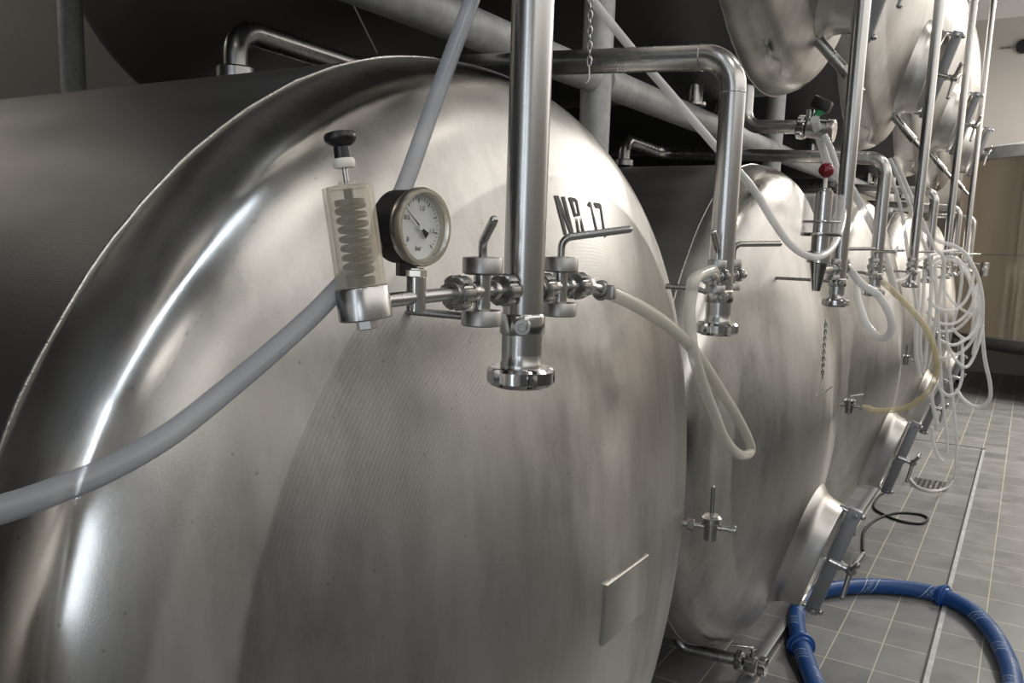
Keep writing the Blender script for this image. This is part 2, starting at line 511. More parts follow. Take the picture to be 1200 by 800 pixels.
def manway(root, k, kind, zc, flip=1):
    lz = -.555; c = dome_pt(0, lz, k, kind, zc); n = dome_normal(0, lz, kind)
    e1 = V((1, 0, 0)); e2 = n.cross(e1).normalized()
    if e2.z < 0: e2 = -e2
    A, B = .185, .232
    ring = []
    for (off, gx) in [(-.05, .05), (-.012, .042), (.012, .018), (.04, .006), (.085, .0), (.098, -.004), (.102, -.012), (.098, -.02), (.06, -.022), (-.05, -.022)]:
        ring.append(oval(c + n * off, e1, e2, A + gx, B + gx))
    nk = obj('manway_neck', MB().loops(ring, False), M_satin, root)
    # inward swinging dished door seen inside the neck
    door = []
    for (off, s) in [(.02, .97), (.045, .97), (.05, .9), (.035, .6), (.022, .3), (.018, .02)]:
        door.append(oval(c + n * off, e1, e2, (A - .022) * s, (B - .022) * s))
    dr = obj('manway_door', MB().loops(door, True), M_bright, root)
    # yoke bar bridging the opening, carried by two lugs
    mb = MB(); rot = Matrix((e1, e2, n)).transposed()
    mb.box(c + n * .142, (.03, 2 * B + .03, .055), rot, .004)
    yk = obj('yoke_bar', mb, M_dull, root)
    for s in (-1, 1):
        mb = MB(); q = c + e2 * (s * (B - .005))
        mb.cyl(q + n * .08, q + n * .17, .012, 14); mb.cyl(q + n * .15 - e1 * .045, q + n * .15 + e1 * .045, .011, 12)
        mb.sphere(q + n * .176, .013, 10)
        obj('yoke_lug', mb, M_bright, root)
    mb = MB(); mb.cyl(c + n * .03, c + n * .15, .013, 16); mb.cyl(c + n * .125, c + n * .18, .021, 20); mb.cyl(c + n * .175, c + n * .225, .016, 18)
    sc = obj('clamp_screw', mb, M_bright, root)
    mb = MB(); h = c + n * .215; mb.sphere(h, .023, 16)
    for d in (e2 * -.82 + e1 * -.2 + n * .1, e1 * .86 + e2 * .38 + n * .1, e1 * -.75 + e2 * .55 + n * .15):
        d = d.normalized(); mb.tube([h, h + d * .06, h + d * .115], [.011, .0105, .0095], 12)
        mb.sphere(h + d * .115, .0115, 10)
    obj('wing_handle', mb, M_cast, root)


def make_tank(k, upper, label, parts=True):
    kind = 'big' if (k == 0 and not upper) else 'std'
    zc = ZU if upper else ZL; x = TX + k * DX
    root = thing('lagering_tank', label, 'tank', (x, TY, zc - R), 'top row of tanks' if upper else 'bottom row of tanks')
    ax = (0, -1, 0); o = (x, TY, zc)
    mb = MB(); Lh = 1.0 if (upper and k == 0) else 3.2
    prof = [(R, -.0)] + [(R, -Lh * i / 8) for i in range(1, 9)]
    dp = dome_profile('std', 8, 10)
    prof += [(r, -Lh - d) for r, d in dp[1:]]
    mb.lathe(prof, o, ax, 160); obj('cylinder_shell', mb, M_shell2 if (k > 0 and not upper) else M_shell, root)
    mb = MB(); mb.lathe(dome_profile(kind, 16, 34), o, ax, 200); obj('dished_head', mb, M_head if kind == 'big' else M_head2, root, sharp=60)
    mb = MB(); n = 220; rr = []
    for i in range(n):
        a = 2 * PI * i / n; q = R + .0012 + random.uniform(-.0006, .0006)
        rr.append(V((x + q * math.cos(a), TY + random.uniform(-.0008, .0008), zc + q * math.sin(a))))
    mb.tube(rr, .0028, 8, closed=True); obj('weld_seam', mb, M_weld, root)
    # feet or cradle pads under the shell
    for yy in ((1.22,) if upper else (TY + .45, TY + 2.6)):
        for sg in (-1, 1):
            dx = .16 if upper else .45; mb = MB(); zb = zc - math.sqrt(R * R - dx * dx); zf = 2.385 if upper else 0
            mb.cyl((x + sg * dx, yy, zf + .012), (x + sg * dx, yy, zb + .012), .03 if upper else .045, 20)
            mb.cyl((x + sg * dx, yy, zf), (x + sg * dx, yy, zf + .014), .045 if upper else .075, 24)
            obj('leg', mb, M_valve, root)
    if k < 0: return root
    if not (k == 0 and not upper): manway(root, k, kind, zc)
    if upper:
        # slanting outlet stub at the bottom of the dish with a slim drain tube below it
        a = dome_pt(0, -.80, k, kind, zc, -.02); b = V((x, .615, zc - 1.02)); d = (b - a).normalized()
        mb = MB(); q = a + (b - a) * .72; mb.cyl(a, q, .0215, 22); mb.cyl(q - d * .005, b, .013, 18); obj('outlet_stub', mb, M_pipe, root)
    return root


low = ['large steel tank marked NR 17 filling the foreground',
       'bottom-row steel tank next behind the NR 17 tank, blue hose at its base',
       'bottom-row steel tank third from the front, yellowed hose bent before it',
       'bottom-row steel tank fourth from the front, mostly behind hanging white hoses',
       'farthest bottom-row steel tank, almost hidden by hanging white hoses']
upp = ['top-row tank above the NR 17 tank, dark underside showing above it',
       'top-row steel dome over the green-levered valve, nearest dome at the top',
       'top-row steel dome second from the front with three-spoked manway handle',
       'top-row steel dome third from the front, right of two slim pipes',
       'farthest top-row steel dome before the pale end wall']
T_low = [make_tank(k, False, low[k]) for k in range(5)]
T_upp = [make_tank(k, True, upp[k]) for k in range(5)]
make_tank(-1, False, 'bottom-row steel tank before the NR 17 tank, added unseen past the left edge')  # both unseen tanks are added to darken the gap beside NR 17
make_tank(-1, True, 'top-row steel tank before the others, added unseen past the upper left edge')

# name and blank plate on the NR 17 tank, following its dish
T = T_low[0]
Z = ((630, 210), 978 / 110)


def zz(x, y): return (630 + x * 110 / 978, 210 + y * 110 / 978)


def decal(mb, quad, nu=2, nv=8, lift=.0012):
    a, b, c, d = [V((*zz(*q), 0)) for q in quad]
    vs = []; fs = []
    for j in range(nv + 1):
        for i in range(nu + 1):
            s, t_ = i / nu, j / nv; p = (a * (1 - s) + b * s) * (1 - t_) + (d * (1 - s) + c * s) * t_
            vs.append(on_dome(p.x, p.y, 0, 'big', ZL, lift))
    for j in range(nv):
        for i in range(nu):
            q = j * (nu + 1) + i; fs.append([q, q + 1, q + nu + 2, q + nu + 1])
    mb.add(vs, fs)


strokes = [[[(176, 166), (214, 168), (310, 580), (282, 578)], [(192, 167), (216, 168), (374, 576), (346, 576)], [(252, 178), (284, 180), (384, 576), (364, 576)]],
           [[(326, 186), (358, 188), (408, 388), (388, 388)], [(400, 394), (416, 420), (446, 566), (420, 566)], [(340, 187), (392, 196), (404, 234), (352, 226)], [(408, 352), (440, 350), (447, 380), (416, 384)],
            [(392, 196), (416, 222), (446, 372), (428, 360)], [(446, 384), (458, 408), (496, 566), (470, 566)]],
           [[(545, 222), (562, 258), (640, 584), (620, 584)], [(545, 222), (560, 268), (546, 294), (526, 262)]],
           [[(588, 240), (650, 250), (662, 306), (606, 296)], [(648, 250), (664, 268), (716, 612), (694, 590)]]]
for nm, st in zip(('N', 'R', '1', '7'), strokes):
    mb = MB()
    for q in st: decal(mb, q)
    o = obj('painted_character', mb, M_ink, T); o['label'] = 'black stencilled ' + ('letter ' if nm in 'NR' else 'digit ') + nm
corn = [(710.5, 685.5), (760, 649), (755, 716), (706, 757)]
pl = [on_dome(u, v, 0, 'big', ZL, .004) for u, v in corn]
rows = [[], []]
nd = (pl[1] - pl[0]).cross(pl[3] - pl[0]).normalized()
if nd.y > 0: nd = -nd
mb = MB(); mb.loops([[p - nd * .03 for p in pl], [p for p in pl], [p * .97 + sum(pl, V()) / 4 * .03 + nd * .0015 for p in pl]])
obj('blank_plate', mb, M_satin, T)

# ------------------------------------------------------------------ galvanised frame
for k, lab in enumerate(['galvanised post rising between the NR 17 tank and the next tank', 'galvanised post behind the second bottom tank, below the green-levered valve',
                         'galvanised post between the third and fourth bottom tanks', 'galvanised post between the two farthest bottom tanks']):
    x = 2.473 + k * DX
    mb = MB(); mb.cyl((x, 1.22, .0), (x, 1.22, ZU - .35), .048, 28)
    p = thing('support_post', lab, 'post', (x, 1.22, 0), 'galvanised posts of the tank rack')
    obj('post_tube', mb, M_galv, p)
    mb = MB(); mb.box((x, 1.22, .006), (.16, .16, .012), None, .002); obj('base_plate', mb, M_galv, p)
    mb = MB(); mb.ring((x, 1.22, 2.337), (0, 1, 0), .05, .008, 28, 8); obj('weld_collar', mb, M_galv, p)
mb = MB(); mb.cyl((2.473, 3.99, 0), (2.473, 3.99, ZU - .35), .055, 24)
tag(obj('support_post', mb, M_galv, None, (2.473, 3.99, 0)), 'shadowed post behind the NR 17 tank at the upper left, against the wall', 'post')
mb = MB(); mb.cyl((.2, 1.22, 2.337), (2.425, 1.22, 2.337), .048, 28)
for k in range(4): mb.cyl((2.521 + k * DX, 1.22, 2.337), (2.425 + (k + 1) * DX, 1.22, 2.337), .048, 28)
for k, (a, b, lab) in enumerate([(.2, 2.425, 'galvanised horizontal tube over the NR 17 tank, left of the post'),
                                 (2.521, 2.425 + DX, 'galvanised horizontal tube over the second bottom tank, right of the post'),
                                 (2.521 + DX, 2.425 + 2 * DX, 'galvanised horizontal tube above the third bottom tank'),
                                 (2.521 + 2 * DX, 2.425 + 3 * DX, 'galvanised horizontal tube above the fourth bottom tank')]):
    mb = MB(); mb.cyl((a, 1.22, 2.337), (b, 1.22, 2.337), .0475, 28)
    tag(obj('rack_tube', mb, M_galv, None, (a, 1.22, 2.337)), lab, 'tube', 'galvanised tubes of the tank rack')

# ------------------------------------------------------------------ valves and pipes
YP = .56


def plug_valve(x, z, y, lever, label, s=1.0, tail=None, nuts=(True, True)):
    """small plug valve lying along the aisle; lever = list of offsets from the top cap"""
    c = V((x, y, z)); t = thing('plug_valve', label, 'valve', c - V((0, 0, .04 * s)), 'plug valves on the vertical pipes')
    mb = MB(); mb.cyl(c - V((0, 0, .032 * s)), c + V((0, 0, .032 * s)), .0105 * s, 24); mb.cyl(c - V((.05 * s, 0, 0)), c + V((.05 * s, 0, 0)), .0085 * s, 20)
    for q in (-1, 1): mb.cyl(c + V((q * .018 * s, 0, 0)), c + V((q * .028 * s, 0, 0)), .0125 * s, 20)
    obj('valve_body', mb, M_valve, t)
    mb = MB(); mb.lathe([(0, .02), (.0205, .02), (.0245, .0225), (.0245, .039), (.0235, .0405), (.012, .0415), (0, .0415)] if s == 1 else [(a * s, b * s) for a, b in [(0, .02), (.0205, .02), (.0245, .0225), (.0245, .039), (.0235, .0405), (.012, .0415), (0, .0415)]], c, (0, 0, 1), 36)
    obj('top_cap', mb, M_cast, t)
    mb = MB(); mb.lathe([(a * s, b * s) for a, b in [(0, -.0415), (.0225, -.0415), (.0245, -.040), (.0245, -.024), (.0235, -.0225), (0, -.0205)]], c, (0, 0, 1), 36)
    obj('bottom_cap', mb, M_cast, t)
    if lever:
        p0 = c + V((0, 0, .040 * s)); pts = [p0] + [p0 + V(q) for q in lever]
        mb = MB(); pf = fillet(pts, .022 * s, 8); lr = .0053 if s == 1 else .0062; mb.tube(pf, lr, 14); mb.sphere(pf[-1], lr, 12)
        obj('lever', mb, M_pipe, t)
    for q, on in zip((-1, 1), nuts):
        if on:
            mb = MB(); mb.nut(c + V((q * .05 * s, 0, 0)), (1, 0, 0), .0205 * s, .02 * s, .0085 * s, 6, .14)
            mb.cyl(c + V((q * .06 * s, 0, 0)), c + V((q * .066 * s, 0, 0)), .014 * s, 20); obj('union_nut', mb, M_valve, t)
    return t


def pipe_foot(t, x, y, z0, r=.0265, detail=True):
    """reducer, clamp and slotted union at the lower end; z0 = weld above the clamp"""
    mb = MB(); mb.lathe([(r + .0002, .0015), (r + .0012, .0), (r + .0002, -.0015)], (x, y, z0 + .002), (0, 0, 1), 36); obj('weld_ring', mb, M_weld, t)
    mb = MB(); mb.lathe([(r * .9, .002), (r + .0022, .002), (r + .0032, .0), (r + .0032, -.022), (r + .0022, -.024), (r * .9, -.024)], (x, y, z0), (0, 0, 1), 40)
    ea = V((-.86, -.5, 0)).normalized(); pb = V((x, y, z0 - .011)) + ea * (r + .005)
    cl = obj('pipe_clamp', mb, M_bright, t)
    mb = MB(); mb.cyl(pb - ea * .004, pb + ea * .009, .0115, 24); mb.cyl(pb + ea * .006, pb + ea * .016, .0065, 6, .0008); obj('clamp_bolt', mb, M_valve, cl)
    mb = MB(); mb.lathe([(r * .94, -.024), (r * .94, -.046), (r * .99, -.0475), (r * .99, -.060), (r * 1.04, -.062), (r * 1.04, -.068), (r, -.069)], (x, y, z0), (0, 0, 1), 40)
    obj('end_ferrule', mb, M_pipe, t)
    mb = MB(); mb.nut((x, y, z0 - .079), (0, 0, 1), .045, .024, .02, 6, .13, 60, (.3, -1, 0))
    mb.lathe([(0, -.001), (.033, -.001), (.034, .002), (0, .0025)], (x, y, z0 - .093), (0, 0, 1), 36)
    obj('union_nut', mb, M_bright, t)


names = ['NR 17 tank', 'second bottom tank', 'third bottom tank', 'fourth bottom tank', 'farthest bottom tank']
XO, XE = .949, 1.770
odd_lab = ['thick vertical steel pipe in front of the NR 17 tank', 'tall vertical steel pipe beside the red-knobbed sight glass',
           'tall vertical steel pipe left of the hanging white hoses', 'slim-looking vertical steel pipe, second from the right end', 'rightmost vertical steel pipe before the pale wall']
even_lab = ['steel pipe elbowing down between the NR 17 tank and the next', 'steel pipe elbowing down right of the red-knobbed sight glass',
            'steel pipe elbow below the second top dome', 'steel pipe elbow third along, above the hose tangle', 'farthest and smallest steel pipe elbow']
for k in range(5):
    x = XO + k * DX; zb = 1.733
    t = thing('riser_pipe', odd_lab[k], 'pipe', (x, YP, zb - .09), 'vertical pipes of the top tanks')
    mb = MB(); mb.tube(fillet([(x, YP, zb - .05), (x, YP, 4.75), (x + .0, YP + .5, 4.75)], .09), .0265, 40); obj('pipe_tube', mb, M_pipe, t)
    pipe_foot(t, x, YP, zb)
    # bracket rod from the clamp back to the dish
    yd = dome_pt(x - .012 - TX - k * DX, zb - ZL, k, 'big' if k == 0 else 'std', ZL, .002).y
    a = [V((x - .012, YP, zb - .01)), V((x - .012, YP + .05, zb - .006)), V((x - .012, yd, zb - .006))]
    mb = MB(); mb.tube(fillet(a, .02), .0055, 12); mb.sphere(a[0], .008, 10); obj('bracket_rod', mb, M_valve, t)
    x = XE + k * DX; ze = 2.215; zb = 1.737
    t = thing('elbow_pipe', even_lab[k], 'pipe', (x, YP, zb - .09), 'elbowed pipes of the bottom tanks')
    path = [(x - .42, 1.56, ZL + R + .001), (x - .42, 1.56, 2.275), (x + .0, 1.56, 2.262), (x, YP, ze), (x, YP, zb - .05)]
    mb = MB(); mb.tube(fillet(path, .07, 10), .0265, 36); obj('pipe_tube', mb, M_pipe, t)
    mb = MB(); mb.cyl((x - .42, 1.56, ZL + R + .001), (x - .42, 1.56, ZL + R + .03), .042, 30); obj('riser_collar', mb, M_valve, t)
    pipe_foot(t, x, YP, zb)
    for q in ((x, YP + .072, ze + .003), ): 
        mb = MB(); mb.ring(q, (0, 1, -.03), .0262, .0012, 36, 6)
        mb.ring((x, YP, ze - .072), (0, 0, 1), .0262, .0012, 36, 6); obj('elbow_weld', mb, M_weld, t)
    a = [V((x - .012, YP, zb - .01)), V((x - .012, YP + .05, zb + .004)), V((x - .012, YP + .115, zb + .004))]
    mb = MB(); mb.tube(fillet(a, .012), .006, 12); mb.sphere(a[0], .009, 10); obj('bracket_rod', mb, M_valve, t)

ZV = 1.768
lv = {'L0': [(-.002, 0, .018), (-.028, -.032, .044)], 'R0': [(0, 0, .027), (.046, -.080, .042)],
      'L1': [(0, 0, .02), (-.035, .0, .055)], 'R1': [(0, 0, .034), (.052, -.085, .038)]}
plug_valve(XO - .098, ZV, YP, lv['L0'], 'plug valve joining the pressure gauge tube to the thick foreground pipe')
plug_valve(XO + .100, ZV, YP, lv['R0'], 'plug valve right of the thick foreground pipe, under the NR 17 lettering')
plug_valve(XE - .062, ZV + .002, YP - .01, lv['L1'], 'left plug valve of the pipe between the first two bottom tanks, cream hose fitted', .82)
plug_valve(XE + .080, ZV + .002, YP, lv['R1'], 'right plug valve of the pipe between the first two bottom tanks, lever sticking out right', .82)
ords = ['second', 'third', 'fourth', 'fifth']
for k in range(1, 5):
    x = XO + k * DX
    plug_valve(x - .085, ZV, YP, None if k == 1 else lv['L1'], ['plug valve under the red-knobbed sight glass', 'plug valve left of the vertical pipe beside the hanging hoses',
               'plug valve left of the second vertical pipe from the right end', 'plug valve left of the rightmost vertical pipe'][k - 1], .85)
    plug_valve(x + .085, ZV, YP, lv['R1'], ['plug valve right of the sight-glass pipe, white looped hose fitted', 'plug valve right of the vertical pipe beside the hanging hoses',
               'plug valve right of the second vertical pipe from the right end', 'plug valve right of the rightmost vertical pipe'][k - 1], .85)
    x = XE + k * DX
    plug_valve(x - .08, ZV, YP, [(0, 0, .03), (-.10, -.09, .03)] if k == 1 else lv['L1'], ['plug valve left of the second pipe elbow, holding the looped white hose', 'plug valve left of the third pipe elbow, behind hoses',
               'plug valve left of the fourth pipe elbow, behind hoses', 'plug valve left of the farthest pipe elbow'][k - 1], .85)
    plug_valve(x + .08, ZV, YP, lv['R1'], ['plug valve right of the second pipe elbow, yellowed hose fitted', 'plug valve right of the third pipe elbow, behind hoses',
               'plug valve right of the fourth pipe elbow, behind hoses', 'plug valve right of the farthest pipe elbow'][k - 1], .85)

# tail nozzles and hose clamps on the valves
t = thing('hose_nozzle', 'hose tail with worm clamp at the right foreground valve', 'nozzle', (XO + .17, YP, ZV))
mb = MB(); mb.cyl((XO + .165, YP, ZV), (XO + .255, YP, ZV - .012), .0095, 20); mb.lathe([(.0095, 0), (.016, .004), (.016, .016), (.0095, .02)], (XO + .17, YP, ZV), (1, 0, -.1), 8); obj('nozzle_tail', mb, M_valve, t)
mb = MB(); mb.ring((XO + .235, YP, ZV - .01), (1, 0, -.15), .0125, .0035, 24, 8); mb.box((XO + .235, YP - .016, ZV - .012), (.012, .014, .022), None, .002); obj('worm_clamp', mb, M_cast, t)
t = thing('outlet_nozzle', 'short round-ended nozzle on the right valve between the first two bottom tanks', 'nozzle', (XE + .13, YP, ZV))
mb = MB(); mb.cyl((XE + .13, YP, ZV), (XE + .165, YP, ZV), .006, 16); mb.sphere((XE + .168, YP, ZV), .009, 14); obj('nozzle_tip', mb, M_valve, t)

# gauge side: connecting tube, tee, pressure gauge, relief sight glass
xt = .722
t = thing('connecting_tube', 'slim horizontal steel tube with tee under the pressure gauge', 'tube', (xt, YP, ZV - .02))
mb = MB(); mb.cyl((.635, YP, ZV - .004), (XO - .15, YP, ZV), .0078, 22); obj('cross_tube', mb, M_pipe, t)
mb = MB(); mb.cyl((xt, YP, ZV - .0175), (xt, YP, ZV + .021), .0108, 26); obj('tee_sleeve', mb, M_bright, t)

gc = V((xt + .004, YP, 1.8405)); gn = V((-.09, -1, 0)).normalized(); ge1 = V((-gn.y, gn.x, 0)); RG = .0405
if ge1.x < 0: ge1 = -ge1
t = thing('pressure_gauge', 'round dial pressure gauge with dark case and white face', 'gauge', (xt, YP, ZV + .021))
back = gc - gn * .036
mb = MB(); mb.lathe([(0, 0), (RG * .9, 0), (RG * .97, .004), (RG * .97, .034), (RG * .9, .036)], back, gn, 56); obj('gauge_case', mb, M_darkcase, t)
mb = MB(); mb.lathe([(RG * .97, .031), (RG * 1.0, .033), (RG * 1.03, .036), (RG * 1.03, .042), (RG * .985, .0465), (RG * .90, .0465), (RG * .845, .041), (RG * .83, .030)], back, gn, 64); obj('bezel', mb, M_nickel, t)
mb = MB(); mb.lathe([(0, .0345), (RG * .86, .0345), (RG * .86, .033), (0, .033)], back, gn, 56); dial = obj('dial_face', mb, M_dial, t)
fz = back + gn * .0350
mbt = MB()


def dpt(ang, rr, off=0.0):  # angle clockwise from 12 o'clock, degrees
    a = math.radians(ang); return fz + ge1 * (math.sin(a) * rr) + V((0, 0, 1)) * (math.cos(a) * rr) + gn * off


for i in range(33):
    ang = -135 + 270 * i / 32; big = i % 4 == 0; r0 = RG * (.64 if big else .70); r1 = RG * .77; w = .0006 if big else .0003
    side = (dpt(ang + 90, 1) - fz).normalized() * w
    a, b = dpt(ang, r0), dpt(ang, r1)
    mbt.add([a - side, a + side, b + side, b - side], [[0, 1, 2, 3]])
obj('scale_marks', mbt, M_ink, dial)


def text_obj(name, txt, size, pos, parent, label):
    cu = bpy.data.curves.new('lettering', 'FONT'); cu.body = txt; cu.size = size; cu.align_x = 'CENTER'; cu.align_y = 'CENTER'
    tmp = bpy.data.objects.new('lettering', cu); COL.objects.link(tmp)
    dg = bpy.context.evaluated_depsgraph_get(); dg.update()
    me0 = tmp.evaluated_get(dg).to_mesh()
    mb = MB(); mb.add([pos + ge1 * v.co.x + V((0, 0, 1)) * v.co.y for v in me0.vertices], [list(p.vertices) for p in me0.polygons])
    tmp.evaluated_get(dg).to_mesh_clear(); bpy.data.objects.remove(tmp); bpy.data.curves.remove(cu)
    o = obj(name, mb, M_ink, parent); o['label'] = label; return o


for txt, ang, rr in (('0', -128, .52), ('0.5', -62, .50), ('1.0', 14, .50), ('1.5', 100, .52)):
    text_obj('dial_number', txt, .0072, dpt(ang, RG * rr, .0002), dial, 'black number ' + txt)
text_obj('dial_word', 'bar', .0072, dpt(180, RG * .55, .0002), dial, 'black word bar')
nd0 = -50; tip = dpt(nd0, RG * .74, .003); tail_ = dpt(nd0 + 180, RG * .34, .003); sd = (dpt(nd0 + 90, 1) - fz).normalized(); hub = dpt(0, 0, .003)
mb = MB()
mb.loops([[tip - sd * .0002, tip + sd * .0002, tip + sd * .0002 + gn * .0004, tip - sd * .0002 + gn * .0004], [hub - sd * .0009, hub + sd * .0009, hub + sd * .0009 + gn * .0005, hub - sd * .0009 + gn * .0005],
          [tail_ - sd * .0038, tail_ + sd * .0038, tail_ + sd * .0038 + gn * .0004, tail_ - sd * .0038 + gn * .0004]])
nee = obj('needle', mb, M_ink, t)
mb = MB(); mb.cyl(hub - gn * .003, hub + gn * .0016, .0032, 20); obj('needle_hub', mb, M_dial, nee)
mb = MB(); mb.lathe([(0, .0420), (RG * .85, .0420), (RG * .85, .0405), (0, .0405)], back, gn, 48); obj('gauge_glass', mb, M_dglass, t)
sx = gc - gn * .018
mb = MB(); mb.cyl((sx.x, sx.y, gc.z - RG - .012), (sx.x, sx.y, gc.z - RG + .006), .0115, 6, .001); obj('gauge_shank', mb, M_darkcase, t)
mb = MB(); mb.cyl((xt, YP, ZV + .018), (xt, YP, gc.z - RG - .002), .0085, 6, .001); mb.cyl((xt, YP, ZV + .020), (xt, YP, ZV + .028), .0115, 6, .001); obj('connection_nut', mb, M_nickel, t)

ax = V((-.0150, .0195, .17)).normalized(); cup = at(429, 374, y=YP)
t = thing('relief_sight_glass', 'cloudy cylinder relief valve with black knob and coil spring inside', 'relief valve', cup)
mb = MB(); mb.lathe([(0, 0), (.0255, 0), (.0268, .0015), (.0268, .031), (.0258, .0325), (.0235, .0328), (0, .0325)], cup, ax, 44); cp = obj('base_cup', mb, M_pipe, t)
mb = MB(); mb.cyl(cup - ax * .010, cup + ax * .001, .0108, 6, .001); obj('drain_plug', mb, M_valve, t)
mb = MB(); mb.lathe([(.0196, .030), (.0246, .030), (.0246, .128), (.024, .1295), (.0196, .1295), (.0192, .128)], cup, ax, 48)
obj('cloudy_cylinder', MB().lathe([(.0205, .0332), (.0246, .0332), (.0246, .130), (.0205, .130), (.0205, .0332)], cup, ax, 48), M_haze, t)
mb = MB(); e1 = ax.orthogonal().normalized(); e2 = ax.cross(e1)
coil = [cup + ax * (.042 + .072 * i / 180) + (e1 * math.cos(2 * PI * 8 * i / 180) + e2 * math.sin(2 * PI * 8 * i / 180)) * .0128 for i in range(181)]
mb.tube(coil, .0030, 8); obj('coil_spring', mb, M_black, t)
mb = MB(); mb.cyl(cup + ax * .033, cup + ax * .128, .0045, 14); mb.cyl(cup + ax * .112, cup + ax * .118, .0145, 24); mb.cyl(cup + ax * .034, cup + ax * .042, .0145, 24); obj('spring_rod', mb, M_darkcase, t)
mb = MB(); mb.lathe([(0, .1275), (.0203, .1275), (.0203, .131), (.009, .1315), (.008, .135), (0, .135)], cup, ax, 40); obj('top_disc', mb, M_haze, t)
mb = MB(); mb.cyl(cup + ax * .132, cup + ax * .152, .0026, 14); obj('knob_stem', mb, M_valve, t)
mb = MB(); mb.lathe([(0, .148), (.0098, .148), (.0108, .150), (.0108, .155), (.0098, .157), (0, .157)], cup, ax, 28); obj('white_washer', mb, M_white, t)
mb = MB(); mb.lathe([(0, .156), (.0085, .157), (.008, .168), (.0125, .1705), (.0155, .174), (.016, .178), (.0145, .181), (.009, .1825), (0, .1828)], cup, ax, 36); obj('black_knob', mb, M_black, t)

# clear sight glass with dark red ball on the second vertical pipe
p = at(954, 296, y=YP); x = p.x; y = YP - .015
zb_, zt_ = at(954, 273, y=y).z, at(954, 225, y=y).z
t = thing('sight_glass', 'clear cylinder sight glass topped by a dark red ball knob', 'sight glass', (x, y, 1.76))
rr = .058
mb = MB(); mb.lathe([(rr * .93, zb_ + .002), (rr, zb_ + .002), (rr, zt_), (rr * .93, zt_), (rr * .93, zb_ + .002)], (x, y, 0), (0, 0, 1), 44); obj('clear_cylinder', mb, M_glass, t)
mb = MB(); mb.lathe([(0, zb_ - .008), (rr * 1.0, zb_ - .008), (rr * 1.02, zb_ - .006), (rr * 1.02, zb_ + .002), (0, zb_ + .003)], (x, y, 0), (0, 0, 1), 44)
mb.ring((x, y, zb_ + .035), (0, 0, 1), rr * .93, .003, 40, 8); obj('base_disc', mb, M_bright, t)
mb = MB(); mb.cyl((x, y, zb_), (x, y, zt_ + .012), .025, 28); mb.cyl((x, y, zt_ + .005), (x, y, zt_ + .02), .018, 24); obj('inner_barrel', mb, M_bright, t)
zk = at(955, 194, y=y).z
mb = MB(); mb.cyl((x, y, zt_ + .015), (x, y, zk), .006, 14); obj('knob_stem', mb, M_white, t)
mb = MB(); mb.sphere((x, y, zk), .0225, 22); obj('red_ball_knob', mb, M_red, t)
mb = MB(); mb.lathe([(.026, zb_ - .008), (.026, zb_ - .05), (.036, zb_ - .052), (.036, zb_ - .085), (.026, zb_ - .088), (.022, zb_ - .11), (.012, zb_ - .17), (.012, 1.772)], (x, y, 0), (0, 0, 1), 32); obj('funnel_neck', mb, M_bright, t)
mb = MB(); mb.tube(fillet([(x, y, zb_ - .16), (x, y, 1.768), (XO + DX - .14, YP, 1.768)], .02), .011, 16); obj('neck_bend', mb, M_valve, t)

# sampling cocks low on the dishes
slab = ['sampling cock on the right edge of the NR 17 tank, lever upright', 'sampling cock on the second bottom tank, yellowed hose fitted',
        'sampling cock on the third bottom tank behind hanging hoses', 'sampling cock on the fourth bottom tank behind hanging hoses']
for k in range(4):
    kind = 'big' if k == 0 else 'std'
    b0 = dome_pt(.652, -.055, k, kind, ZL, -.005); n = V((.05, -1, 0)).normalized()
    if k == 0:
        b0 = on_dome(800, 613, 0, 'big')
        n = V((.25, -1, 0)).normalized()
    c = b0 + n * .075; s = 1.0
    t = thing('sampling_cock', slab[k], 'valve', c - V((0, 0, .03)), 'sampling cocks on the dishes')
    mb = MB(); mb.cyl(b0 - n * .02, b0 + n * .135, .0075, 18); mb.cyl(c - V((0, 0, .036)), c + V((0, 0, .018)), .0185, 26)
    mb.cyl(b0 + n * .012, b0 + n * .030, .016, 6, .001); obj('cock_body', mb, M_valve, t)
    mb = MB(); mb.lathe([(0, .012), (.0255, .012), (.027, .014), (.027, .027), (.020, .034), (0, .035)], c, (0, 0, 1), 30); obj('cock_cap', mb, M_bright, t)
    mb = MB(); pts = [c + V((0, 0, .03)), c + V((-.0, .0, .045)), c + V((-.004, -.0, .11))] if k != 1 else [c + V((0, 0, .03)), c + V((0, 0, .045)), c + V((.03, -.05, .055))]
    mb.tube(pts, .0066, 14); mb.sphere(pts[-1], .0066, 10); obj('lever', mb, M_pipe, t)
    mb = MB(); e = b0 + n * .135; mb.nut(e - n * .004, n, .0115, .018, .004, 6, .12); obj('outlet_nut', mb, M_valve, t)

